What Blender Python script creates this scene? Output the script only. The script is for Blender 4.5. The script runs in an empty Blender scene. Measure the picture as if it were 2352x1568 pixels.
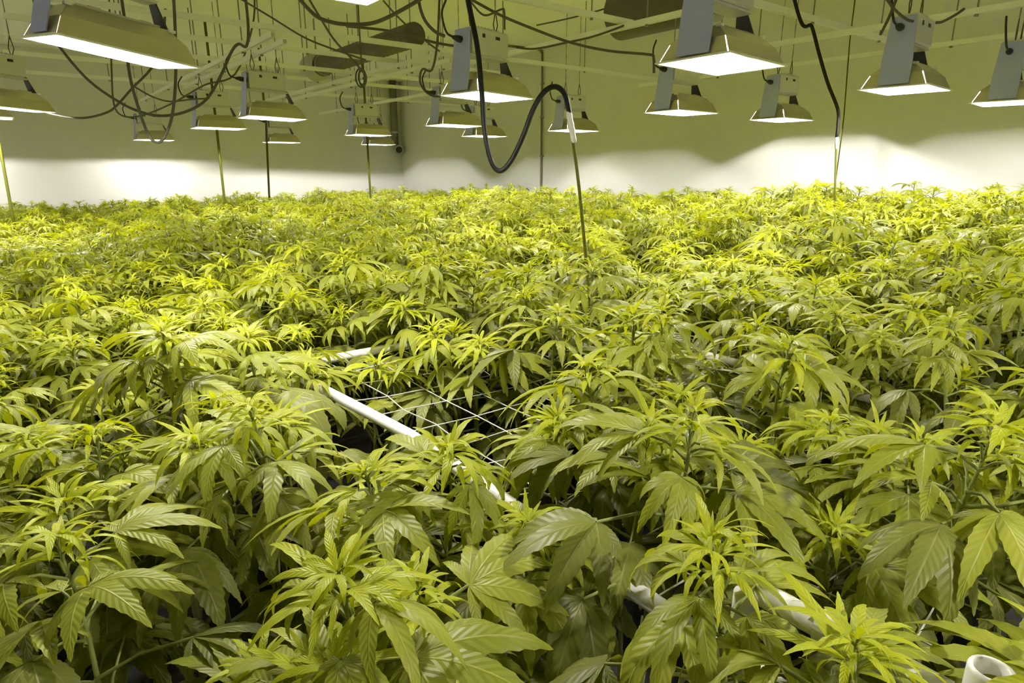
import bpy, math, random
from mathutils import Vector, Matrix, Euler, noise

random.seed(7)
sc = bpy.context.scene
col = sc.collection
R = math.radians

# ---------------------------------------------------------------- camera, world, exposure
EYE = 1.65                      # metres above the floor
FPX, CX, CY = 1450.0, 1176.0, 784.0
PITCH = math.atan(389 / FPX)
YAW = R(38)                     # the room's long wall runs along +y
cam_d = bpy.data.cameras.new('camera')
cam_d.sensor_width = 36.0
cam_d.lens = FPX / 2352 * 36
cam_d.clip_start = 0.02
cam = bpy.data.objects.new('camera', cam_d)
cam.location = (0, 0, EYE)
cam.rotation_euler = (R(90) - PITCH, 0, -YAW)
col.objects.link(cam)
sc.camera = cam
w = bpy.data.worlds.new('world')
sc.world = w
w.use_nodes = True
w.node_tree.nodes['Background'].inputs[0].default_value = (0, 0, 0, 1)
w.node_tree.nodes['Background'].inputs[1].default_value = 0
vs = sc.view_settings
vs.view_transform = 'Standard'
vs.look = 'None'
vs.gamma = 1
vs.use_curve_mapping = False
vs.exposure = 0.12
LAMP = 1250.0                   # radiance of the lamp tubes
LAMP_COL = (1.0, 0.955, 0.89)

# ---------------------------------------------------------------- measuring helpers (room units from the survey of the picture)
_c, _s = math.cos(PITCH), math.sin(PITCH)


def _ray(x, y):
    a, b = (x - CX) / FPX, (y - CY) / FPX
    X, Z, U = a, _c - b * _s, -_s - b * _c
    return Vector((X * math.cos(YAW) + Z * math.sin(YAW), -X * math.sin(YAW) + Z * math.cos(YAW), U)), Z


def at_z(x, y, z):              # point at horizontal depth z
    r, Z = _ray(x, y)
    return r * (z / Z) + Vector((0, 0, EYE))


def at_h(x, y, h):              # point at height h above (below) the eye
    r, Z = _ray(x, y)
    return r * (h / r.z) + Vector((0, 0, EYE))


def depth(p):
    return p[0] * math.sin(YAW) + p[1] * math.cos(YAW)


def lateral(p):
    return p[0] * math.cos(YAW) - p[1] * math.sin(YAW)


# ---------------------------------------------------------------- materials
def nmat(name, base, rough=0.6, metal=0.0, spec=0.5, noise_scale=None, noise_amt=0.1, bump=0.0):
    m = bpy.data.materials.new(name)
    m.use_nodes = True
    nt = m.node_tree
    b = nt.nodes['Principled BSDF']
    b.inputs['Base Color'].default_value = (*base, 1)
    b.inputs['Roughness'].default_value = rough
    b.inputs['Metallic'].default_value = metal
    b.inputs['Specular IOR Level'].default_value = spec
    if noise_scale:
        tc = nt.nodes.new('ShaderNodeTexCoord')
        n = nt.nodes.new('ShaderNodeTexNoise')
        n.inputs['Scale'].default_value = noise_scale
        n.inputs['Detail'].default_value = 5
        nt.links.new(tc.outputs['Object'], n.inputs['Vector'])
        mx = nt.nodes.new('ShaderNodeMix')
        mx.data_type = 'RGBA'
        mx.inputs['A'].default_value = (*[c * (1 - noise_amt) for c in base], 1)
        mx.inputs['B'].default_value = (*[min(1, c * (1 + noise_amt)) for c in base], 1)
        nt.links.new(n.outputs['Fac'], mx.inputs['Factor'])
        nt.links.new(mx.outputs['Result'], b.inputs['Base Color'])
        if bump:
            bp = nt.nodes.new('ShaderNodeBump')
            bp.inputs['Strength'].default_value = bump
            bp.inputs['Distance'].default_value = 0.01
            nt.links.new(n.outputs['Fac'], bp.inputs['Height'])
            nt.links.new(bp.outputs['Normal'], b.inputs['Normal'])
    return m


def leaf_mat(name, c_dark, c_light, trans, t_fac, rough=0.44, spec=0.32):
    """blade with pale midrib, side veins in relief and light shining through"""
    m = bpy.data.materials.new(name)
    m.use_nodes = True
    nt = m.node_tree
    N, Lk = nt.nodes, nt.links
    b = N['Principled BSDF']
    out = N['Material Output']
    oi = N.new('ShaderNodeObjectInfo')
    uv = N.new('ShaderNodeUVMap')
    sep = N.new('ShaderNodeSeparateXYZ')
    Lk.new(uv.outputs['UV'], sep.inputs[0])

    def math_(op, a, b_=None, clamp=False):
        n = N.new('ShaderNodeMath')
        n.operation = op
        n.use_clamp = clamp
        for i, v in enumerate((a, b_)):
            if v is None:
                continue
            if isinstance(v, (int, float)):
                n.inputs[i].default_value = v
            else:
                Lk.new(v, n.inputs[i])
        return n.outputs[0]
    side = math_('ABSOLUTE', math_('MULTIPLY', math_('SUBTRACT', sep.outputs['X'], 0.5), 2.0))
    phase = math_('SUBTRACT', math_('MULTIPLY', sep.outputs['Y'], 11.0), math_('MULTIPLY', side, 1.6))
    vein = math_('ABSOLUTE', math_('SUBTRACT', math_('FRACT', phase), 0.5))       # 0.5 on the vein, 0 between
    rib = math_('SUBTRACT', 1.0, math_('MULTIPLY', side, 9.0), True)
    geo = N.new('ShaderNodeNewGeometry')
    ns = N.new('ShaderNodeTexNoise')
    ns.inputs['Scale'].default_value = 14
    Lk.new(geo.outputs['Position'], ns.inputs['Vector'])
    f = math_('ADD', math_('MULTIPLY', oi.outputs['Random'], 0.65), math_('MULTIPLY', ns.outputs['Fac'], 0.5))
    f = math_('SUBTRACT', f, 0.08, True)
    mx = N.new('ShaderNodeMix')
    mx.data_type = 'RGBA'
    mx.inputs['A'].default_value = (*c_dark, 1)
    mx.inputs['B'].default_value = (*c_light, 1)
    Lk.new(f, mx.inputs['Factor'])
    mv = N.new('ShaderNodeMix')
    mv.data_type = 'RGBA'
    vf = math_('ADD', math_('MULTIPLY', rib, 0.4), math_('MULTIPLY', math_('POWER', math_('MULTIPLY', vein, 2.0), 4.0), 0.10), True)
    Lk.new(vf, mv.inputs['Factor'])
    Lk.new(mx.outputs['Result'], mv.inputs['A'])
    mv.inputs['B'].default_value = (min(1, c_light[0] * 1.5), min(1, c_light[1] * 1.4), c_light[2] * 2.2, 1)
    Lk.new(mv.outputs['Result'], b.inputs['Base Color'])
    b.inputs['Roughness'].default_value = rough
    b.inputs['Specular IOR Level'].default_value = spec
    bp = N.new('ShaderNodeBump')
    bp.inputs['Strength'].default_value = 0.3
    bp.inputs['Distance'].default_value = 0.004
    Lk.new(math_('SUBTRACT', vein, rib), bp.inputs['Height'])
    bp.invert = True
    Lk.new(bp.outputs['Normal'], b.inputs['Normal'])
    tr = N.new('ShaderNodeBsdfTranslucent')
    tr.inputs['Color'].default_value = (*trans, 1)
    Lk.new(bp.outputs['Normal'], tr.inputs['Normal'])
    ms = N.new('ShaderNodeMixShader')
    ms.inputs[0].default_value = t_fac
    Lk.new(b.outputs[0], ms.inputs[1])
    Lk.new(tr.outputs[0], ms.inputs[2])
    Lk.new(ms.outputs[0], out.inputs['Surface'])
    return m


M = {}
M['wall'] = nmat('white_wall_paint', (0.78, 0.77, 0.75), 0.75, noise_scale=1.3, noise_amt=0.03)
M['ceil'] = nmat('ceiling_paint', (0.95, 0.93, 0.88), 0.8, noise_scale=1.1, noise_amt=0.04)
M['floor'] = nmat('dark_floor', (0.035, 0.033, 0.032), 0.8, noise_scale=6, noise_amt=0.3)
M['strut'] = nmat('white_strut_paint', (0.93, 0.92, 0.89), 0.3, 0, 0.8, noise_scale=9, noise_amt=0.05)
M['rod'] = nmat('zinc_rod', (0.30, 0.29, 0.26), 0.5, 0.6)
M['hood_out'] = nmat('aluminium_hood', (0.58, 0.54, 0.38), 0.33, 0.85, noise_scale=4, noise_amt=0.06)
M['hood_in'] = nmat('hammered_reflector', (0.90, 0.90, 0.88), 0.35, 0.0, noise_scale=40, noise_amt=0.06, bump=0.3)
M['plate'] = nmat('blue_grey_plate', (0.46, 0.49, 0.85), 0.5, 0.1, noise_scale=5, noise_amt=0.06)
M['bracket'] = nmat('dark_bracket', (0.055, 0.05, 0.06), 0.55)
M['ballast'] = nmat('ballast_enamel', (0.68, 0.67, 0.62), 0.45, noise_scale=6, noise_amt=0.05)
M['black'] = nmat('black_plastic', (0.018, 0.018, 0.015), 0.45)
M['cable'] = nmat('dark_cable', (0.095, 0.09, 0.06), 0.5)  # paler than the black hose: haze over far cables put into the colour
M['hose'] = nmat('black_hose', (0.012, 0.012, 0.009), 0.5, 0, 0.25)
M['drop'] = nmat('green_tubing', (0.10, 0.105, 0.010), 0.65, 0, 0.2)
M['tape'] = nmat('white_tape', (0.8, 0.79, 0.75), 0.6, noise_scale=60, noise_amt=0.15)
M['pvc'] = nmat('white_pvc', (0.83, 0.82, 0.78), 0.35, noise_scale=10, noise_amt=0.06)
M['net'] = nmat('white_cord', (0.75, 0.74, 0.70), 0.7)
M['duct'] = nmat('charcoal_duct', (0.11, 0.095, 0.075), 0.6, noise_scale=20, noise_amt=0.2)
M['fan'] = nmat('pale_fan_shell', (0.42, 0.41, 0.37), 0.5)
M['pot'] = nmat('black_fabric_pot', (0.015, 0.015, 0.016), 0.9, noise_scale=120, noise_amt=0.4, bump=0.4)
M['soil'] = nmat('potting_soil', (0.03, 0.022, 0.015), 0.95, noise_scale=90, noise_amt=0.5, bump=0.6)
M['stem'] = nmat('green_stem', (0.20, 0.23, 0.045), 0.55, noise_scale=30, noise_amt=0.2)
M['conduit'] = nmat('grey_conduit', (0.20, 0.20, 0.16), 0.5, 0.3)
M['bud'] = leaf_mat('young_leaf', (0.32, 0.36, 0.012), (0.47, 0.51, 0.022), (0.72, 0.76, 0.008), 0.34)
M['mid'] = leaf_mat('leaf', (0.19, 0.22, 0.020), (0.35, 0.375, 0.042), (0.56, 0.60, 0.008), 0.30)
M['fan_leaf'] = leaf_mat('mature_leaf', (0.10, 0.115, 0.018), (0.24, 0.255, 0.046), (0.40, 0.44, 0.008), 0.24)
em = bpy.data.materials.new('lit_lamp_tube')
em.use_nodes = True
em.node_tree.nodes.remove(em.node_tree.nodes['Principled BSDF'])
e = em.node_tree.nodes.new('ShaderNodeEmission')
e.inputs[0].default_value = (*LAMP_COL, 1)
e.inputs[1].default_value = LAMP
em.node_tree.links.new(e.outputs[0], em.node_tree.nodes['Material Output'].inputs['Surface'])
M['bulb'] = em


# ---------------------------------------------------------------- mesh helpers
class MB:
    def __init__(self):
        self.v, self.f, self.uv, self.mi = [], [], [], []

    def face(self, idx, mi=0, uv=None):
        self.f.append(idx)
        self.mi.append(mi)
        self.uv.append(uv)

    def box(self, c, d, rot=None, mi=0):
        o = len(self.v)
        for sx in (-1, 1):
            for sy in (-1, 1):
                for sz in (-1, 1):
                    p = Vector((sx * d[0] / 2, sy * d[1] / 2, sz * d[2] / 2))
                    if rot:
                        p = rot @ p
                    self.v.append(p + Vector(c))
        for q in ((0, 1, 3, 2), (4, 6, 7, 5), (0, 4, 5, 1), (2, 3, 7, 6), (0, 2, 6, 4), (1, 5, 7, 3)):
            self.face([o + i for i in q], mi)
        return self

    def tube(self, pts, r, n=8, mi=0, cap=True):
        pts = [Vector(p) for p in pts]
        rs = r if isinstance(r, (list, tuple)) else [r] * len(pts)
        o = len(self.v)
        prev = None
        for i, p in enumerate(pts):
            t = (pts[min(i + 1, len(pts) - 1)] - pts[max(i - 1, 0)]).normalized()
            if prev is None:
                a = t.orthogonal().normalized()
            else:
                a = (prev - t * prev.dot(t)).normalized()
            prev = a
            b = t.cross(a)
            for k in range(n):
                th = 2 * math.pi * k / n
                self.v.append(p + (a * math.cos(th) + b * math.sin(th)) * rs[i])
        for i in range(len(pts) - 1):
            for k in range(n):
                k2 = (k + 1) % n
                self.face([o + i * n + k, o + i * n + k2, o + (i + 1) * n + k2, o + (i + 1) * n + k], mi)
        if cap:
            self.face([o + k for k in range(n)][::-1], mi)
            e_ = o + (len(pts) - 1) * n
            self.face([e_ + k for k in range(n)], mi)
        return self

    def lathe(self, prof, n=24, mi=0, axis='z', c=(0, 0, 0)):
        o = len(self.v)
        for r, h in prof:
            for k in range(n):
                th = 2 * math.pi * k / n
                p = (r * math.cos(th), r * math.sin(th), h)
                if axis == 'y':
                    p = (p[0], p[2], p[1])
                elif axis == 'x':
                    p = (p[2], p[0], p[1])
                self.v.append(Vector(p) + Vector(c))
        for i in range(len(prof) - 1):
            for k in range(n):
                k2 = (k + 1) % n
                self.face([o + i * n + k, o + i * n + k2, o + (i + 1) * n + k2, o + (i + 1) * n + k], mi)
        return self

    def mesh(self, name, mats, smooth=False):
        me = bpy.data.meshes.new(name)
        me.from_pydata([tuple(p) for p in self.v], [], self.f)
        for m in (mats if isinstance(mats, (list, tuple)) else [mats]):
            me.materials.append(m)
        me.polygons.foreach_set('material_index', self.mi)
        if smooth:
            me.polygons.foreach_set('use_smooth', [True] * len(me.polygons))
        if any(u is not None for u in self.uv):
            lay = me.uv_layers.new(name='UVMap')
            flat = []
            for f, u in zip(self.f, self.uv):
                for k in range(len(f)):
                    flat += list(u[k]) if u else [0.5, 0.5]
            lay.data.foreach_set('uv', flat)
        me.update()
        return me

    def build(self, name, mats, parent=None, smooth=False):
        return put(name, self.mesh(name, mats, smooth), parent)


def put(name, me, parent=None, loc=None, rot=None, scale=None):
    o = bpy.data.objects.new(name, me)
    if parent is not None:
        o.parent = parent
    if loc is not None:
        o.location = loc
    if rot is not None:
        o.rotation_euler = rot
    if scale is not None:
        o.scale = (scale,) * 3 if isinstance(scale, (int, float)) else scale
    col.objects.link(o)
    return o


def tag(o, label, cat, group=None):
    o['label'] = label
    o['category'] = cat
    if group:
        o['group'] = group
    return o


def thing(name, label, cat, loc=(0, 0, 0), rot=(0, 0, 0), group=None):
    return tag(put(name, None, None, loc, rot), label, cat, group)


def struct(name, mb, m):
    o = mb.build(name, m)
    o['kind'] = 'structure'
    return o


def spline(pts, n=6):
    pts = [Vector(p) for p in pts]
    if len(pts) < 3:
        return pts
    P = [pts[0] * 2 - pts[1]] + pts + [pts[-1] * 2 - pts[-2]]
    out = []
    for i in range(1, len(P) - 2):
        for k in range(n):
            t = k / n
            a, b, c, d = P[i - 1], P[i], P[i + 1], P[i + 2]
            out.append(0.5 * ((2 * b) + (c - a) * t + (2 * a - 5 * b + 4 * c - d) * t * t + (3 * b - a - 3 * c + d) * t ** 3))
    out.append(pts[-1])
    return out


# ---------------------------------------------------------------- room
X0, X1, Y0, Y1 = -2.9, 7.0, -1.6, 12.9
CEIL = EYE + 1.86
T = 0.12
struct('floor', MB().box(((X0 + X1) / 2, (Y0 + Y1) / 2, -T / 2), (X1 - X0 + 2 * T, Y1 - Y0 + 2 * T, T)), M['floor'])
struct('ceiling', MB().box(((X0 + X1) / 2, (Y0 + Y1) / 2, CEIL + T / 2), (X1 - X0 + 2 * T, Y1 - Y0 + 2 * T, T)), M['ceil'])
struct('wall_right', MB().box((X1 + T / 2, (Y0 + Y1) / 2, CEIL / 2), (T, Y1 - Y0, CEIL)), M['wall'])
struct('wall_back', MB().box(((X0 + X1) / 2, Y1 + T / 2, CEIL / 2), (X1 - X0 + 2 * T, T, CEIL)), M['wall'])
struct('wall_left', MB().box((X0 - T / 2, (Y0 + Y1) / 2, CEIL / 2), (T, Y1 - Y0, CEIL)), M['wall'])
struct('wall_front', MB().box(((X0 + X1) / 2, Y0 - T / 2, CEIL / 2), (X1 - X0 + 2 * T, T, CEIL)), M['wall'])

# ---------------------------------------------------------------- steel strut grid under the ceiling
SH = EYE + 1.10


def channel(a, b, wd=0.041, ht=0.041, t=0.006):
    """C-channel with its open side down"""
    a, b = Vector(a), Vector(b)
    L = (b - a).length
    mid = (a + b) / 2
    rot = Matrix.Rotation(math.atan2((b - a).y, (b - a).x), 3, 'Z')
    m = MB()
    m.box(mid + Vector((0, 0, ht / 2 - t / 2)), (L, wd, t), rot)
    for s_ in (-1, 1):
        m.box(mid + rot @ Vector((0, s_ * (wd / 2 - t / 2), -t / 2)), (L, t, ht - t), rot)
        m.box(mid + rot @ Vector((0, s_ * (wd / 2 - 0.008), -ht / 2 + t / 2)), (L, 0.008, t), rot)
    return m


def rods(spots, parent):
    for p in spots:
        m = MB().tube([(p[0], p[1], p[2]), (p[0], p[1], CEIL)], 0.006, 6)
        m.tube([(p[0], p[1], p[2] - 0.035), (p[0], p[1], p[2] - 0.02)], 0.014, 6)
        m.build('threaded_rod', M['rod'], parent)


def strut(a, b, label, n_rods=2):
    t_ = thing('steel_strut', label, 'strut', a, group='white steel struts hung under the ceiling')
    A, B = Vector(a), Vector(b)
    channel((0, 0, 0), B - A).build('channel', M['strut'], t_)
    for i in range(n_rods):
        p = (B - A) * ((i + 0.5) / n_rods)
        m = MB().tube([(p.x, p.y, p.z), (p.x, p.y, CEIL - a[2])], 0.006, 6)
        m.tube([(p.x, p.y, p.z - 0.035), (p.x, p.y, p.z - 0.021)], 0.014, 6)
        m.build('threaded_rod', M['rod'], t_)


strut((1.95, 5.70, SH), (1.95, 12.6, SH), 'long white strut above the lamps beside the back wall, running away on the left', 4)
strut((2.03, 5.66, SH - .05), (2.03, 9.4, SH - .05), 'second thinner white strut paired just below the long strut on the left', 3)
strut((3.52, 5.6, SH), (3.52, 12.6, SH), 'white strut running away under the charcoal duct, behind the coiled cable', 4)
strut((3.62, 5.6, SH - .05), (3.62, 10.2, SH - .05), 'lower white strut of the pair beneath the charcoal duct', 3)
strut((5.08, 7.6, SH), (5.08, 12.6, SH), 'far white strut running to the corner of the two walls', 3)
strut((4.03, 2.6, SH), (4.03, 6.2, SH), 'white strut passing beneath the charcoal filter drum at the top edge', 2)
strut((5.62, 1.0, SH), (5.62, 4.4, SH), 'white strut above the lamps near the right wall', 2)
strut((6.82, 1.2, SH), (6.82, 6.0, SH), 'faint white strut closest to the right wall', 2)
for y_, a_, b_, lab in ((5.68, -1.5, 6.9, 'nearest white cross strut above the middle lamps, spanning the left half'),
                        (6.52, 0.2, 4.9, 'white cross strut passing in front of the charcoal duct'),
                        (7.55, 0.2, 5.6, 'white cross strut behind the charcoal duct, below the round fan'),
                        (8.42, 0.2, 6.6, 'thin white cross strut above the far lamps'),
                        (9.9, 0.2, 6.6, 'farthest thin white cross strut before the back wall'),
                        (3.76, 1.2, 4.2, 'white cross strut leaving the top edge beside the black hose'),
                        (2.80, 3.4, 6.9, 'white cross strut at the top right, meeting the one above the right lamps')):
    strut((a_, y_, SH + .045), (b_, y_, SH + .045), lab, 3)

# ---------------------------------------------------------------- grow lamps
RIM = EYE + 0.50


def ring(hx, hy, z):
    return [Vector((-hx, -hy, z)), Vector((hx, -hy, z)), Vector((hx, hy, z)), Vector((-hx, hy, z))]


def hood_meshes():
    """folded sheet hood in panels; the two corners at the -x end stay open by a slit"""
    lev = [(.300, .205, .0), (.268, .165, .085), (.215, .088, .150)]
    t = .004

    def panel(a, b, c, d, mi_out=0, mi_in=1):
        m = MB()
        n = (b - a).cross(d - a).normalized()
        for p in (a, b, c, d):
            m.v.append(p)
        for p in (a, b, c, d):
            m.v.append(p - n * t)
        m.face([0, 1, 2, 3], mi_out)
        m.face([7, 6, 5, 4], mi_in)
        for i in range(4):
            j = (i + 1) % 4
            m.face([i, 4 + i, 4 + j, j], mi_out)
        return m
    rings = [ring(*l) for l in lev]
    res = []
    for side, (i, j) in (('front', (0, 1)), ('end', (1, 2)), ('back', (2, 3)), ('inner_end', (3, 0))):
        m = MB()
        for k in range(2):
            a, b = rings[k][i].copy(), rings[k][j].copy()
            d, c = rings[k + 1][i].copy(), rings[k + 1][j].copy()
            gap = 0.010 if k == 0 else 0.004
            if side == 'inner_end':           # slits at both ends of this panel
                u = (b - a).normalized()
                a, d = a + u * gap, d + u * gap
                b, c = b - u * gap, c - u * gap
            q = panel(a, b, c, d)
            o = len(m.v)
            m.v += q.v
            for f, mi in zip(q.f, q.mi):
                m.face([o + x for x in f], mi)
        # rolled lip on the rim
        a, b = rings[0][i], rings[0][j]
        mid = (a + b) / 2
        u = (b - a)
        out = Vector((mid.x, mid.y, 0)).normalized()
        m.box(mid + out * .007 + Vector((0, 0, -.004)), (abs(u.x) + .028 if abs(u.x) > abs(u.y) else .014, abs(u.y) if abs(u.y) > abs(u.x) else .014, .008), mi=1)
        res.append((side + '_panel' if side in ('front', 'back') else 'end_panel', m.mesh('hood_' + side, [M['hood_out'], M['hood_in']])))
    m = MB()
    r2 = rings[2]
    m.v += [p.copy() for p in r2] + [p - Vector((0, 0, t)) for p in r2]
    m.face([0, 1, 2, 3], 0)
    m.face([7, 6, 5, 4], 1)
    for s_ in (-1, 1):                       # raised folded seams on the top
        m.box((0.0, s_ * .070, .155), (.36, .012, .012), mi=0)
    m.box((-.10, 0, .160), (.05, .13, .014), mi=0)
    m.box((.12, 0, .160), (.05, .13, .014), mi=0)
    res.append(('top_panel', m.mesh('hood_top', [M['hood_out'], M['hood_in']])))
    return res


HOOD = hood_meshes()


def lamp_bulb():
    m = MB()
    m.tube([(-.15, 0, .078), (-.13, 0, .078), (.13, 0, .078), (.15, 0, .078)], [.006, .015, .015, .006], 10)
    return m.mesh('bulb', M['bulb'], True)


def m_socket(s_):
    m = MB()
    m.tube([(s_ * .146, 0, .078), (s_ * .160, 0, .078), (s_ * .161, 0, .080), (s_ * .20, 0, .084), (s_ * .212, 0, .095), (s_ * .212, 0, .140)], [.010, .010, .018, .018, .016, .014], 8)
    return m.mesh('lamp_holder', M['ballast'])


def m_plate():
    m = MB()
    y0, y1, z0, z1 = .095, .075, .012, .44
    pts = [(-.306, -y0, z0), (-.306, y0, z0), (-.285, y0, .16), (-.262, y1, z1), (-.262, -y1, z1), (-.285, -y0, .16)]
    o = [Vector(p) for p in pts]
    i_ = [p + Vector((.006, 0, 0)) for p in o]
    m.v += o + i_
    m.face([0, 1, 2, 5][::-1])
    m.face([5, 2, 3, 4][::-1])
    m.face([6, 7, 8, 11])
    m.face([11, 8, 9, 10])
    for a in range(6):
        b = (a + 1) % 6
        m.face([a, b, b + 6, a + 6])
    m.box((-.240, 0, .434), (.05, .14, .012))
    return m.mesh('end_plate', M['plate'])


def m_bracket():
    m = MB()
    v = [(.235, -.062, .140), (.235, .062, .140), (.175, .028, .285), (.175, -.028, .285)]
    o = [Vector(p) for p in v]
    m.v += o + [p + Vector((-.008, 0, -.003)) for p in o]
    m.face([0, 1, 2, 3])
    m.face([7, 6, 5, 4])
    for a in range(4):
        b = (a + 1) % 4
        m.face([a, a + 4, b + 4, b])
    return m.mesh('bracket', M['bracket'])


def m_ballast():
    m = MB()
    x0, x1, hy, z0, z1, b = -.235, .150, .078, .275, .455, .012
    # bevelled box
    rings_ = [(z0, b), (z0 + b, 0), (z1 - b, 0), (z1, b)]
    for z, k in rings_:
        m.v += [Vector((x0 + k, -hy + k, z)), Vector((x1 - k, -hy + k, z)), Vector((x1 - k, hy - k, z)), Vector((x0 + k, hy - k, z))]
    for i in range(3):
        for k in range(4):
            k2 = (k + 1) % 4
            m.face([i * 4 + k, i * 4 + k2, i * 4 + 4 + k2, i * 4 + 4 + k])
    m.face([3, 2, 1, 0])
    m.face([12, 13, 14, 15])
    rail = MB().box(((x0 + x1) / 2, 0, z0 - .008), (x1 - x0 + .05, .12, .012)).mesh('mounting_rail', M['ballast'])
    fin = MB().box((0, 0, z1 + .006), (.006, .12, .014)).mesh('cooling_fin', M['ballast'])
    return m.mesh('ballast_box', M['ballast']), rail, fin


def m_ports():
    return [MB().box((-.115, -.0785, .405), (.026, .006, .026)).mesh('port', M['black']), MB().box((.035, -.0785, .405), (.045, .006, .022)).mesh('port', M['black'])]


def m_plug():
    m = MB()
    m.tube([(-.345, .01, .372), (-.30, .01, .370), (-.275, .01, .368), (-.235, .01, .368)], [.012, .024, .024, .028], 10)
    m.tube(spline([(-.34, .01, .372), (-.40, .02, .40), (-.42, .04, .52), (-.36, .06, .62)], 5), .008, 6)
    return m.mesh('plug', M['black'])


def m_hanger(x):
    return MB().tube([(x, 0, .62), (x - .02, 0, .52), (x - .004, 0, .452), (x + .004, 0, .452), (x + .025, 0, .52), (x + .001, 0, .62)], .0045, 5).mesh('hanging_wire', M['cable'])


def m_tab():
    return MB().box((0, 0, 0), (.03, .03, .012)).mesh('corner_clip', M['strut'])


LM = dict(bulb=lamp_bulb(), end_plate=m_plate(), bracket=m_bracket(), plug=m_plug())
BALLAST, RAIL, FIN = m_ballast()
HOLDERS = [m_socket(-1), m_socket(1)]
WIRES = [m_hanger(-.17), m_hanger(.09)]
CLIP = m_tab()
PORTS = m_ports()
LSCALE = .88


def grow_lamp(u, v, label, dz=0.0, rz=0.0, tilt=(0, 0)):
    t_ = thing('grow_lamp', label, 'lamp', (u, v, RIM + dz), (R(tilt[0]), R(tilt[1]), R(rz)), 'hooded grow lamps hung over the plants')
    for n, me in HOOD:
        put(n, me, t_)
    t_.scale = (LSCALE,) * 3
    for n, me in LM.items():
        o = put(n, me, t_)
        if n == 'bulb':
            o['label'] = 'glowing white lamp tube'
        if n == 'end_plate':
            o['label'] = 'blue-grey metal end plate'
        if n == 'bracket':
            o['label'] = 'dark tapered bracket'
    b_ = put('ballast_box', BALLAST, t_)
    put('mounting_rail', RAIL, b_)
    for me in PORTS:
        put('port', me, b_)
    for i in range(7):
        put('cooling_fin', FIN, b_, (-.145 + i * .035, 0, 0))
    for me in HOLDERS:
        put('lamp_holder', me, t_)
    for x, y in ((-.222, -.10), (-.222, .10), (.222, -.10)):
        put('corner_clip', CLIP, t_, (x, y, .145))
    up = Euler((R(tilt[0]), R(tilt[1]), R(rz))).to_matrix().inverted() @ Vector((0, 0, 1))
    for x, me in zip((-.17, .09), WIRES):
        put('hanging_wire', me, t_)
        a = Vector((x, 0, .612))
        n_ = 14
        L = (CEIL - RIM - dz) / LSCALE - .612
        MB().tube([a + up * L * k / n_ for k in range(n_ + 1)], [.006 if k % 2 else .0035 for k in range(n_ + 1)], 5).build('chain', M['rod'], t_)
    return t_


LAMPS = [
    (.455, 3.32, 'largest bright lamp hood in the upper left corner, tilted down to its right', -.01, 15, (4.7, 5.8)),
    (.12, 6.75, 'lamp hood cut by the left edge, just below the largest lamp', 0, 24, (3, 2)),
    (.70, 1.775, 'lamp hood mostly above the top edge, only its glowing mouth showing', 0, 0, (0, 0)),
    (2.70, 3.73, 'lamp hood with pale ballast beside the looping black hose', 0, 10, (0, .5)),
    (2.80, 1.95, 'glaring lamp hood at the top right of centre with visible burning tube', 0, 5, (-1, 0)),
    (4.54, 1.81, 'lamp hood with ballast on two wires, at the upper right', 0, 6, (0, -1)),
    (5.98, 1.67, 'lamp hood cut by the right edge', 0, 8, (0, -1)),
    (4.73, 3.67, 'lamp hood hanging just below the glaring lamp', 0, 0, (0, 0)),
    (6.15, 3.55, 'lamp hood above the dark dip in the lit right wall', 0, 0, (0, 0)),
    (2.13, 6.46, 'lamp hood with ballast left of the thin tube and the coiled cable', 0, 0, (0, 1)),
    (2.10, 8.30, 'flat-looking lamp hood crossed by the leftmost long drop tube', 0, 0, (0, 0)),
    (2.02, 11.95, 'small far lamp hood seen through the hanging U-shaped cable', 0, 0, (0, 0)),
    (3.92, 11.5, 'small far lamp hood crossed by the second drop tube from the left', 0, 0, (0, 0)),
    (4.05, 6.22, 'lamp hood just left of the looping black hose, under the larger one', 0, 0, (0, 0)),
    (5.55, 7.75, 'small lamp hood crossed by the falling part of the black hose', 0, 0, (0, 0)),
    (4.12, 8.53, 'far lamp hood crossed by the drop tube below the coiled cable', 0, 0, (0, 0)),
    (5.65, 11.3, 'farthest small lamp hood near the wall corner and its round camera', 0, 0, (0, 0)),
    (5.70, 6.05, 'lamp hood behind the white-taped top of the leaning rod', 0, 0, (0, 0)),
    (-.10, 8.0, 'sliver of a lamp hood at the left edge below another', 0, 0, (0, 0)),
]
for l in LAMPS:
    grow_lamp(*l)
# lamps added out of view to brighten the foreground plants and back wall
for u_, v_ in ((-1.9, 4.0), (-1.9, 6.2), (-1.9, 8.3), (-1.9, 10.6), (-.65, 11.95), (3.0, -.3), (1.0, -.85)):
    grow_lamp(u_, v_, 'unseen lamp hood added just outside the picture for more light', 0, 0)

# ---------------------------------------------------------------- ducting, filter drum, wall camera, conduit
t_ = thing('exhaust_duct', 'ribbed charcoal flexible duct with a pale round fan, hung left of the middle', 'duct', (3.38, 5.85, EYE + 1.29))
m = MB()
prof = []
for i in range(47):
    prof.append((.112 + (.004 if i % 2 else 0), i * .05))
prof = [(0, 0)] + prof + [(0, 2.3)]
m.lathe(prof, 20, axis='y')
m.build('duct_hose', M['duct'], t_, False)
m = MB()
m.lathe([(0, 2.28), (.118, 2.28), (.125, 2.30), (.125, 2.36), (.155, 2.42), (.17, 2.55), (.155, 2.72), (.12, 2.80), (0, 2.81)], 24, axis='y')
m.build('fan_housing', M['fan'], t_, True)
m = MB()
m.lathe([(.130, 2.28), (.130, 2.34)], 24, axis='y')
m.build('clamp_band', M['black'], t_, True)
for y_ in (.5, 2.5):
    MB().tube([(0, y_, .10), (0, y_, CEIL - EYE - 1.29)], .006, 6).build('hanging_rod', M['rod'], t_)

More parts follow.
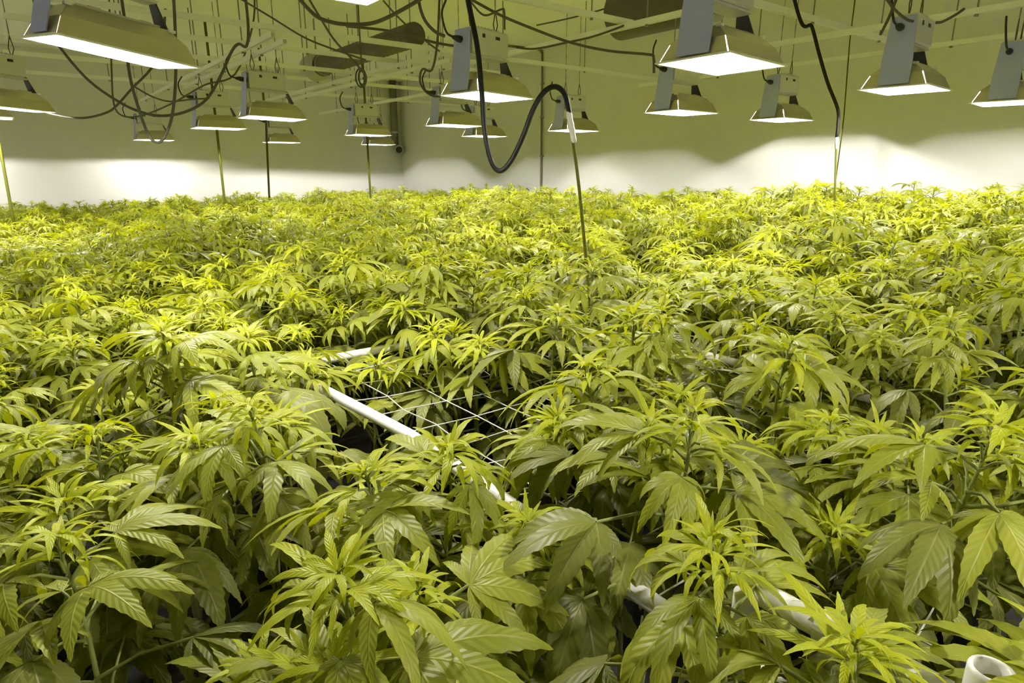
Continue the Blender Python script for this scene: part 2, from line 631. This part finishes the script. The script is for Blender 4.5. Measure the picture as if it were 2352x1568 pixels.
t_ = thing('carbon_filter', 'charcoal filter drum with flanged round end, at the top edge beside the glaring lamp', 'filter', (4.74, 3.42, EYE + 1.40))
m = MB()
m.lathe([(0, 1.05), (.19, 1.05), (.215, 1.02), (.215, .12), (.20, .10)], 28, axis='y')
m.build('drum', M['duct'], t_, True)
m = MB()
m.lathe([(.225, .14), (.225, .0), (.165, 0), (.165, .10)], 28, axis='y')
m.build('flange', M['fan'], t_, True)
m = MB()
m.lathe([(.165, .05), (.12, .02), (0, .03)], 28, axis='y')
m.build('end_cap', M['black'], t_, True)
for y_ in (.25, .85):
    MB().tube([(0, y_, .2), (0, y_, CEIL - EYE - 1.40)], .006, 6).build('hanging_rod', M['rod'], t_)

t_ = thing('security_camera', 'small round dark-eyed camera on a bracket in the far wall corner', 'camera', (6.86, 12.72, EYE + .47))
d_ = Vector((-.6, -.8, -.1)).normalized()
rot = d_.to_track_quat('Z', 'Y').to_matrix()
m = MB().lathe([(0, -.06), (.085, -.06), (.10, -.02), (.10, .05), (.085, .08), (.07, .08)], 20)
for i, v_ in enumerate(m.v):
    m.v[i] = rot @ v_
m.build('housing', M['fan'], t_, True)
m = MB().lathe([(.075, .075), (.05, .10), (0, .115)], 20)
for i, v_ in enumerate(m.v):
    m.v[i] = rot @ v_
m.build('lens', M['black'], t_, True)
MB().box((.06, .09, .06), (.05, .16, .05)).build('wall_bracket', M['fan'], t_)

t_ = thing('corner_pipe', 'grey vertical pipe running down the far wall corner above the round camera', 'pipe', (6.80, 12.80, EYE + .55))
MB().tube([(0, 0, 0), (0, 0, CEIL - EYE - .55)], .075, 14).build('pipe', M['conduit'], t_, True)
for z_ in (.25, .9):
    MB().lathe([(.078, z_), (.088, z_), (.088, z_ + .04), (.078, z_ + .04)], 14).build('pipe_clip', M['fan'], t_)

p0 = at_z(1240, 200, 10.0)
t_ = thing('wall_conduit', 'thin grey conduit dropping down the right wall behind the black hose', 'conduit', (X1 - .03, 8.15, 0))
MB().tube(spline([(0, 0, .8), (0, 0, 2.2), (0, 0, CEIL - .14), (-.03, 0, CEIL - .05), (-.12, 0, CEIL - .02), (-.8, .1, CEIL - .02)], 4), .016, 8).build('conduit_pipe', M['conduit'], t_, True)
for z_ in (1.3, 1.9, 2.5, 3.0):
    MB().box((.008, 0, z_), (.044, .06, .018)).build('strap', M['rod'], t_)


# ---------------------------------------------------------------- cables and drop tubes
def px(pts, z):
    out = []
    for i, p in enumerate(pts):
        zz = z[0] + (z[1] - z[0]) * i / (len(pts) - 1) if isinstance(z, tuple) else z
        out.append(at_z(p[0], p[1], p[2] if len(p) > 2 else zz))
    return out


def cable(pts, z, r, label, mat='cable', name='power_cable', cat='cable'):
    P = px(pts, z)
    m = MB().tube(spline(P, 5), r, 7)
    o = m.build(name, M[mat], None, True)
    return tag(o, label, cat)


# the big looping hose, its white tape and the leaning rod
t_ = thing('feed_hose', 'black hose hanging in a deep loop down to a taped leaning rod, at the middle', 'hose', (0, 0, 0))
MB().tube(spline(px([(1048, -230, 2.7), (1072, -20), (1096, 105), (1107, 215), (1113, 300), (1127, 366), (1146, 392), (1170, 374), (1199, 318), (1225, 250), (1250, 211), (1276, 199), (1297, 216), (1306, 250), (1309, 275)], 2.9), 6), .0115, 9).build('hose', M['hose'], t_, True)
MB().tube(spline(px([(1306, 254), (1311, 285), (1315, 305), (1319, 328)], 2.9), 3), [.010, .014, .012, .015, .013, .015, .012, .012, .013, .010], 8).build('tape', M['tape'], t_, True)
MB().tube(spline(px([(1310, 280), (1330, 430), (1350, 640), (1362, 760)], 2.9), 4), .0075, 7).build('rod', M['drop'], t_, True)

t_ = thing('drop_hose', 'black kinked hose with white tape, hanging to the plants at the right', 'hose', (0, 0, 0))
MB().tube(spline(px([(1812, -60), (1825, 0), (1839, 48), (1849, 61), (1862, 58), (1869, 75), (1881, 122), (1901, 190), (1924, 250), (1925, 285), (1922, 315)], 4.8), 5), .0125, 8).build('hose', M['hose'], t_, True)
MB().tube(px([(1923, 305), (1922, 325), (1920, 342)], 4.8), [.010, .014, .010], 8).build('tape', M['tape'], t_, True)
MB().tube(px([(1921, 335), (1917, 460), (1914, 540)], 4.8), .008, 7).build('rod', M['drop'], t_, True)


def drop(x0, y0, x1, y1, z, label, r=.016, upper=None):
    """a tube that hangs plumb from the struts into the plants"""
    b = at_z(x1, y1, z)
    top = at_z(x0, y0, z)
    m = MB().tube([(b.x, b.y, .85), (b.x, b.y, b.z), (b.x * .5 + top.x * .5, b.y * .5 + top.y * .5, (b.z + top.z) / 2), (top.x, top.y, top.z), (top.x, top.y, CEIL)], r, 7)
    return tag(m.build('drop_tube', M['drop'], None, True), label, 'tube')


drop(480, 135, 515, 455, 8.6, 'longest thin drop tube on the left, crossing a flat lamp hood')
drop(611, 285, 618, 445, 10.6, 'short thin drop tube against the lit back wall, second from the left', .017)
drop(836, 195, 850, 432, 10.4, 'thin drop tube below the coiled cable, left of the wall corner', .017)
drop(4, 360, 26, 482, 6.6, 'leaning thin drop tube at the left edge against the lit wall', .014)
drop(1952, 92, 1938, 270, 6.6, 'faint thin line hanging from a hook beside the kinked hose', .006)

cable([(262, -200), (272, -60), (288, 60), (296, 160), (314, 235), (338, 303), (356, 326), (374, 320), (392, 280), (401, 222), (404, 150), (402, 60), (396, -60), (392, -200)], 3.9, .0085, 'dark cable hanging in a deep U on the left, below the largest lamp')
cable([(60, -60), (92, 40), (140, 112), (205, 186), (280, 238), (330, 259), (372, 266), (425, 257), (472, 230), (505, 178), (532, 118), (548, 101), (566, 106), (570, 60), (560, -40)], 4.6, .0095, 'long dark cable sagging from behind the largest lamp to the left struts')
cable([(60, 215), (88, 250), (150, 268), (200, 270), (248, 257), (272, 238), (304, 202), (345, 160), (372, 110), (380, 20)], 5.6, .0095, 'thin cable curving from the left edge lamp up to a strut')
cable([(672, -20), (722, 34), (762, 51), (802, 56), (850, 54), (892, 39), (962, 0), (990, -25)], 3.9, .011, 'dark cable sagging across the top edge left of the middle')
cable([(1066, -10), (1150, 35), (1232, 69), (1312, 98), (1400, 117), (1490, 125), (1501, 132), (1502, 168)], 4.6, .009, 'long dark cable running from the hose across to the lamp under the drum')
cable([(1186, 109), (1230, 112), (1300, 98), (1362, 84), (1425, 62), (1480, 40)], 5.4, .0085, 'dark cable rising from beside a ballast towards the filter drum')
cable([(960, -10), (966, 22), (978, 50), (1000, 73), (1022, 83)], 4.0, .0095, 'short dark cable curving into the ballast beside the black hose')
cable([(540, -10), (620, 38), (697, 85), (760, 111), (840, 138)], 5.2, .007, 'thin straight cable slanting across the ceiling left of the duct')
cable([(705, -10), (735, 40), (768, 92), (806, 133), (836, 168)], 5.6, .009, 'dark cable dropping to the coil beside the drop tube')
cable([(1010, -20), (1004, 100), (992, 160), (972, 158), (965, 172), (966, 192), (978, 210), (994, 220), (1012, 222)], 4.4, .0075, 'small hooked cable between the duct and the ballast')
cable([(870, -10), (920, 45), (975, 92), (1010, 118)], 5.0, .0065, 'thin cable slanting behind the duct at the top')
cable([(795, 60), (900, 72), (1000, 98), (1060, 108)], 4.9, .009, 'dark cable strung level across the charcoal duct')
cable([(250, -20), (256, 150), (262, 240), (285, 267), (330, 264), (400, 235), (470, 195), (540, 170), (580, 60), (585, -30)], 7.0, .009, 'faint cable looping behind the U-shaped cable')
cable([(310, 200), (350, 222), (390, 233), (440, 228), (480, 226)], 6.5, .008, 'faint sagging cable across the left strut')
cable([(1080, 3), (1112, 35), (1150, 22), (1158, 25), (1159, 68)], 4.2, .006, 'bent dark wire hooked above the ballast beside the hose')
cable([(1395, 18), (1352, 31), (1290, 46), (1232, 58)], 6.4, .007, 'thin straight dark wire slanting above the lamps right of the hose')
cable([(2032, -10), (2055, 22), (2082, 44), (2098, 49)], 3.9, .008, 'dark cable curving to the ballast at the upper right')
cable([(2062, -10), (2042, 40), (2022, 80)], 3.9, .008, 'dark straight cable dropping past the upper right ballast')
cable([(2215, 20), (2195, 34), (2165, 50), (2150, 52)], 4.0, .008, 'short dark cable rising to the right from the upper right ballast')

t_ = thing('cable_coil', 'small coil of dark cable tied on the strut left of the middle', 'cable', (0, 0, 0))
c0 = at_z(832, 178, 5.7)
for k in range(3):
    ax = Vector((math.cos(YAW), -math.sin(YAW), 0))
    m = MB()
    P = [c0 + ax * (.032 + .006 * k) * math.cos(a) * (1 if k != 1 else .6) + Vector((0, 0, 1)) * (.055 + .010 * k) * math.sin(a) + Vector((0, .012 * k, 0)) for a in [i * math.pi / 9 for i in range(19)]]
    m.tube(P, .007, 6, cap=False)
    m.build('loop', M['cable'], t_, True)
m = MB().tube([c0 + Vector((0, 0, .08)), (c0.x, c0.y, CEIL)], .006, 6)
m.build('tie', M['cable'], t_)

# ---------------------------------------------------------------- PVC trellis frame with netting
NET = EYE - .68
FX0, FX1, FY0, FY1 = .715, 2.02, .12, 2.22
tf = thing('trellis_frame', 'white plastic pipe trellis frame with netting among the plants', 'frame', (FX0, FY0, 0))


def L_(x, y, z):
    return Vector((x - FX0, y - FY0, z))


PR = .0165
MB().tube([L_(FX0 - .03, FY1, NET), L_(FX0 + .035, 1.4, NET), L_(FX0, FY0, NET)], PR, 14).build('rail', M['pvc'], tf, True)
MB().tube([L_(FX1, FY1, NET), L_(FX1, FY0, NET)], PR, 14).build('rail', M['pvc'], tf, True)
MB().tube([L_(FX0 - .03, FY1, NET), L_(FX1, FY1, NET)], PR, 14).build('rail', M['pvc'], tf, True)
MB().tube([L_(FX0, FY0, NET), L_(FX1, FY0, NET)], PR, 14).build('rail', M['pvc'], tf, True)
MB().tube([L_(FX0, FY0 + .03, NET + .135), L_(FX0, .375, NET + .133), L_(FX0, .392, NET + .12), L_(FX0, .395, NET)], PR, 14).build('rail', M['pvc'], tf, True)
MB().tube([L_(FX0, .292, NET + .134), L_(FX0, .268, NET + .134)], PR * 1.25, 24).build('coupling', M['pvc'], tf, False)
MB().tube([L_(FX0 + .10, FY1, NET), L_(FX0 + .125, FY1, NET)], PR * 1.3, 24).build('coupling', M['pvc'], tf, False)
for x_, y_, z_ in ((FX0, FY1, NET), (FX1, FY0, NET + .05), (FX1, FY1, NET)):
    MB().tube([L_(x_, y_, 0), L_(x_, y_, z_)], PR, 14).build('leg', M['pvc'], tf, True)
    MB().tube([L_(x_, y_, z_ - .05), L_(x_, y_, z_ + .03)], PR * 1.25, 24).build('elbow_fitting', M['pvc'], tf, True)
MB().tube([L_(FX0, FY0, 0), L_(FX0, FY0, NET + .13)], PR, 14).build('leg', M['pvc'], tf, True)
m = MB().lathe([(.0165, -.09), (.0215, -.09), (.0215, .03), (.0205, .034), (.0165, .034), (.0155, .03), (.0155, -.02), (0, -.02)], 20, c=L_(FX0, FY0, NET + .157))
m.build('open_socket', M['pvc'], tf, True)
m = MB()
nx, ny = 9, 14
def sag(x, y):
    return NET - .012 - .03 * math.sin(math.pi * (x - FX0) / (FX1 - FX0)) * math.sin(math.pi * (y - FY0) / (FY1 - FY0)) + .01 * noise.noise((x * 6, y * 6, 0))
for i in range(1, nx):
    x_ = FX0 + (FX1 - FX0) * i / nx
    m.tube([L_(x_ + .03 * noise.noise((x_ * 5, k, 3.3)), FY0 + (FY1 - FY0) * k / 14, sag(x_, FY0 + (FY1 - FY0) * k / 14)) for k in range(15)], .0016, 4)
for i in range(1, ny):
    y_ = FY0 + (FY1 - FY0) * i / ny
    m.tube([L_(FX0 + (FX1 - FX0) * k / 9, y_ + .03 * noise.noise((k, y_ * 5, 7.3)), sag(FX0 + (FX1 - FX0) * k / 9, y_)) for k in range(10)], .0016, 4)
m.build('netting', M['net'], tf)


# ---------------------------------------------------------------- plants
def leaflet(m, origin, yaw, L, W, e0, droop, teeth, fold, mi, roll=0.0, base=Matrix.Identity(3)):
    """one serrate leaflet arching out from origin; e0 start elevation, droop total bend (radians)"""
    rows = teeth * 2 if teeth else 5
    o = len(m.v)
    p = Vector((0, 0, 0))
    h = Matrix.Rotation(yaw, 3, 'Z')
    ts = [i / rows for i in range(rows + 1)]
    last = 0
    for i, t in enumerate(ts):
        a = e0 - droop * t ** 1.15
        d = Vector((math.cos(a), 0, math.sin(a)))
        p = p + d * L * (t - last)
        last = t
        prof = (math.sin(math.pi * min(1, t ** .82)) ** .85) * (1 - .25 * t) * W if 0 < t < 1 else 0.0
        if i == 0:
            prof = W * .06
        fwd = 0.0
        if teeth and 0 < i < rows:
            if i % 2:
                prof *= 1.05
                fwd = L * .018
            else:
                prof *= .93
        nrm = Vector((-d.z, 0, d.x))
        rr = roll * t
        sidev = Vector((0, math.cos(rr), 0)) + nrm * math.sin(rr)
        lift = nrm * (fold * prof)
        pts = [p + sidev * prof + lift + d * fwd, p, p - sidev * prof + lift + d * fwd]
        for q in pts:
            m.v.append(origin + base @ (h @ q))
    for i in range(rows):
        a = o + i * 3
        for k in range(2):
            s0, s1 = (0, .5) if k == 0 else (.5, 1)
            m.face([a + k, a + k + 1, a + 3 + k + 1, a + 3 + k], mi, [(s0, ts[i]), (s1, ts[i]), (s1, ts[i + 1]), (s0, ts[i + 1])])


def leaf_into(m, rng, kind, lod, mi, xf=None):
    """palmate leaf growing from the origin along +x, petiole included"""
    if kind == 'bud':
        n, L, pet, up, e0, droop, wr = rng.choice((3, 5, 5)), rng.uniform(.055, .085), rng.uniform(.012, .03), rng.uniform(.9, 1.3), rng.uniform(.25, .6), rng.uniform(.6, 1.7), .080
    elif kind == 'mid':
        n, L, pet, up, e0, droop, wr = rng.choice((5, 7, 7)), rng.uniform(.095, .135), rng.uniform(.035, .06), rng.uniform(.45, .9), rng.uniform(.15, .45), rng.uniform(.9, 1.9), .112
    else:
        n, L, pet, up, e0, droop, wr = rng.choice((5, 7, 7)), rng.uniform(.13, .175), rng.uniform(.07, .11), rng.uniform(.2, .6), rng.uniform(-.1, .3), rng.uniform(.7, 1.7), .130
    o = len(m.v)
    d = Vector((math.cos(up), 0, math.sin(up)))
    end = d * pet + Vector((pet * .15, 0, -pet * .05))
    m.tube([(0, 0, 0), d * pet * .5 + Vector((0, 0, .004)), end], [.0026, .0021, .0017] if kind != 'bud' else .0014, 4 if lod == 0 else 3, mi=3, cap=False)
    angs = {3: (0, 38), 5: (0, 34, 72), 7: (0, 30, 62, 102)}[n]
    lens = {3: (1, .75), 5: (1, .88, .58), 7: (1, .93, .74, .45)}[n]
    tilt = Matrix.Rotation(rng.uniform(-.25, .25), 3, 'X')
    teeth = {'bud': 6, 'mid': 8, 'fan': 10}[kind] if lod == 0 else 0
    for i, (a, l) in enumerate(zip(angs, lens)):
        for s_ in ((0,) if a == 0 else (-1, 1)):
            yw = R(a * s_ + rng.uniform(-5, 5))
            ee = e0 + (.15 if kind == 'bud' else .0) + rng.uniform(-.12, .12) - .1 * i
            leaflet(m, end, yw, L * l * rng.uniform(.93, 1.05), L * l * wr * rng.uniform(.9, 1.15), ee, droop * rng.uniform(.8, 1.2), teeth, rng.choice((.25, .15, -.1, -.25)) if lod == 0 else .1, mi, rng.uniform(-.35, .35), tilt)
    if xf is not None:
        for i in range(o, len(m.v)):
            m.v[i] = xf @ m.v[i]


rng = random.Random(11)
LEAFMATS = [M['bud'], M['mid'], M['fan_leaf'], M['stem']]
KI = {'bud': 0, 'mid': 1, 'fan': 2}
LEAVES = {}
for kind, cnt in (('bud', 8), ('mid', 9), ('fan', 10)):
    LEAVES[kind] = []
    for i in range(cnt):
        m = MB()
        leaf_into(m, rng, kind, 0, KI[kind])
        LEAVES[kind].append(m.mesh('leaf_' + kind, LEAFMATS, True))


def shoot_plan(rng, length):
    """(kind, height, azimuth, lean, scale) of every leaf on a shoot of given length, top down"""
    plan = []
    az = rng.uniform(0, 6.28)
    for k in range(10):
        plan.append(('bud', length - .002 - .0055 * k, az + k * 2.4 + rng.uniform(-.3, .3), rng.uniform(-.25, .15) - (.35 - .05 * k), rng.uniform(.85, 1.15) * (.72 + .07 * k)))
    z = length - .062
    for k in range(3):
        for s_ in (0, math.pi):
            plan.append(('mid', z + rng.uniform(-.008, .008), az + k * 1.57 + s_ + rng.uniform(-.3, .3), rng.uniform(-.1, .2), rng.uniform(.8, 1.12)))
        z -= rng.uniform(.028, .042)
    for k in range(3):
        for s_ in (0, math.pi):
            plan.append(('fan', z + rng.uniform(-.01, .01), az + .8 + k * 1.57 + s_ + rng.uniform(-.35, .35), rng.uniform(-.1, .35), rng.uniform(.75, 1.12)))
        z -= rng.uniform(.045, .075)
    return plan


def stem_pts(rng, length, bend):
    a = rng.uniform(0, 6.28)
    return [Vector((bend * math.cos(a) * math.sin(t * 1.6), bend * math.sin(a) * math.sin(t * 1.6), length * t)) for t in [i / 5 for i in range(6)]]


SLEN = .48
LSC = 1.32          # leaf size
STEMS = []
for i in range(5):
    P = [Vector((.006 * math.sin(t * 5 + i), .006 * math.cos(t * 4 + i), SLEN * t)) for t in [k / 6 for k in range(7)]]
    P[-1] = Vector((0, 0, SLEN))
    STEMS.append(MB().tube(P, [.0055, .0055, .005, .0045, .004, .003, .0015], 6, mi=3).mesh('shoot', LEAFMATS, True))
FAR = []
for i in range(12):
    m = MB()
    m.tube([(0, 0, 0), (0, 0, SLEN)], .004, 4, mi=3)
    for kind, z, az, lean, s_ in shoot_plan(rng, SLEN):
        xf = Matrix.Translation((0, 0, z)) @ Matrix.Rotation(az, 4, 'Z') @ Matrix.Rotation(lean, 4, 'Y') @ Matrix.Scale(s_ * LSC, 4)
        leaf_into(m, rng, kind, 1, KI[kind], xf)
    FAR.append(m.mesh('leafy_shoot', LEAFMATS, True))
POT = MB().lathe([(0, 0), (.125, 0), (.145, .03), (.155, .20), (.150, .26), (.143, .262), (.138, .235)], 16).mesh('pot', M['pot'], True)
SOIL = MB().lathe([(.142, .232), (.07, .240), (0, .243)], 16).mesh('soil', M['soil'], True)


def canopy(u, v):
    """height of the leaf tops: taller towards the right wall"""
    h = -.50 + .06 * max(0, min(u, 6.5)) * max(.35, 1.05 - .063 * v)
    h += .05 * max(0, u - 4.2) * max(0, 1 - v / 5)
    h += .075 * noise.noise((u * .9, v * .9, 1.7)) + .07 * noise.noise((u * 2.1, v * 2.1, 5.1))
    return EYE + h


def in_gap(x, y):
    # the bare patch of net beside the white rail
    dx, dy = x - .98, y - 1.50
    a = R(-15)
    p, q = dx * math.cos(a) + dy * math.sin(a), -dx * math.sin(a) + dy * math.cos(a)
    return (p / .36) ** 2 + (q / .27) ** 2 < 1


NEAR_Z = 4.3
SPC = .56
spots = []
for i in range(-3, 14):
    for j in range(-1, 24):
        x = .12 + i * SPC + (.14 if j % 2 else -.14) + rng.uniform(-.09, .09)
        y = .12 + j * SPC + rng.uniform(-.09, .09)
        if x > X1 - .42 or y > Y1 - .42:
            continue
        z, l = depth((x, y)), lateral((x, y))
        if z < -.22 or abs(l) > .86 * max(z, 0) + .46:
            continue
        spots.append((x, y))
spots.sort(key=lambda p: depth(p))
ORD = 'first second third fourth fifth sixth seventh eighth ninth tenth eleventh twelfth thirteenth fourteenth fifteenth sixteenth seventeenth eighteenth nineteenth twentieth'.split()
BANDS = [.75, 1.25, 1.75, 2.3, 2.9, 3.6, NEAR_Z]
rows = {}
for p in spots:
    z = depth(p)
    for b, lim in enumerate(BANDS):
        if z < lim:
            rows.setdefault(b, []).append(p)
            break
label_of = {}
for b, ps in rows.items():
    for k, p in enumerate(sorted(ps, key=lambda q: lateral(q) / max(depth(q), .3))):
        row = 'the row closest to the camera' if b == 0 else 'the %s row back from the camera' % ORD[b]
        label_of[p] = 'leafy green cannabis plant in %s, %s from the left' % (row, ORD[k])


def plant(p):
    x, y = p
    z = depth(p)
    near = z < NEAR_Z
    if near:
        t_ = thing('cannabis_plant', label_of[p], 'plant', (x, y, 0), group='cannabis plants near the camera')
    elif x > 4.6 and y < 9:
        t_ = thing('cannabis_plant', 'small-looking cannabis plant in the crowd along the right wall', 'plant', (x, y, 0), group='plants along the right wall')
    elif y > 9:
        t_ = thing('cannabis_plant', 'distant cannabis plant in the crowd before the lit back wall', 'plant', (x, y, 0), group='plants before the back wall')
    else:
        t_ = thing('cannabis_plant', 'cannabis plant in the middle distance under the middle lamps', 'plant', (x, y, 0), group='plants in the middle distance')
    put('pot', POT, t_)
    put('soil', SOIL, t_)
    n = 6 if near else 7
    a0 = rng.uniform(0, 6.28)
    tops = []
    for k in range(n):
        if k == 0:
            dx, dy = rng.uniform(-.05, .05), rng.uniform(-.05, .05)
        else:
            a = a0 + k * 6.283 / (n - 1) + rng.uniform(-.25, .25)
            r = rng.uniform(.17, .29)
            dx, dy = r * math.cos(a), r * math.sin(a)
        gx, gy = x + dx, y + dy
        if in_gap(gx, gy) or gx > X1 - .32 or gy > Y1 - .32:
            continue
        dp, lr = depth((gx, gy)), lateral((gx, gy)) / depth((gx, gy))
        if (1.24 < dp < 1.75 and -.38 < lr < -.11) or (1.30 < dp < 1.85 and -.38 < lr < .03):    # clear beside the white rail
            continue
        h = canopy(gx, gy) + rng.uniform(-.17, .06)
        h += .03 - .24 * math.hypot(dx, dy)
        if math.hypot(gx, gy) < .50 or depth((gx, gy)) < .26:
            continue
        tops.append((dx, dy, h))
    for q, near_p in COVER:
        if p is near_p:
            tops.append((q.x - x, q.y - y, q.z))
    m = MB()
    m.tube([(0, 0, .23), (.01, 0, .40), (0, .01, .60)], [.012, .010, .008], 6)
    for dx, dy, h in tops:
        s_ = rng.uniform(.88, 1.12)
        tx, ty = rng.uniform(-.16, .16) + dx * .25, rng.uniform(-.16, .16) + dy * .25
        rot = Euler((-ty, tx, rng.uniform(0, 6.28)))
        base = Vector((dx, dy, h)) - rot.to_matrix() @ Vector((0, 0, SLEN * s_))
        m.tube([(0, 0, .38), Vector((base.x * .45, base.y * .45, .48)), base], [.007, .006, .0052], 5)
        if near:
            so = put('shoot', rng.choice(STEMS), t_, base, rot, s_)
            for kind, zl, az, lean, ls in shoot_plan(rng, SLEN):
                put('leaf', rng.choice(LEAVES[kind]), so, (0, 0, zl), Euler((0, lean, az), 'XYZ'), ls * LSC)
        else:
            put('leafy_shoot', rng.choice(FAR), t_, base, rot, s_)
    m.build('main_stem', M['stem'], t_, True)


COVER = []
for _q in (at_h(1640, 1262, -.45), at_h(1965, 1490, -.47), at_h(780, 1330, -.50), at_h(1030, 1045, -.50), at_h(840, 1085, -.52)):      # shoots leaning over the white rails
    COVER.append((_q, min(spots, key=lambda p: (p[0] - _q.x) ** 2 + (p[1] - _q.y) ** 2)))
for p in spots:
    plant(p)
print('plants', len(spots), 'near', len(label_of), 'objects', len(bpy.data.objects), {b: len(v) for b, v in rows.items()})
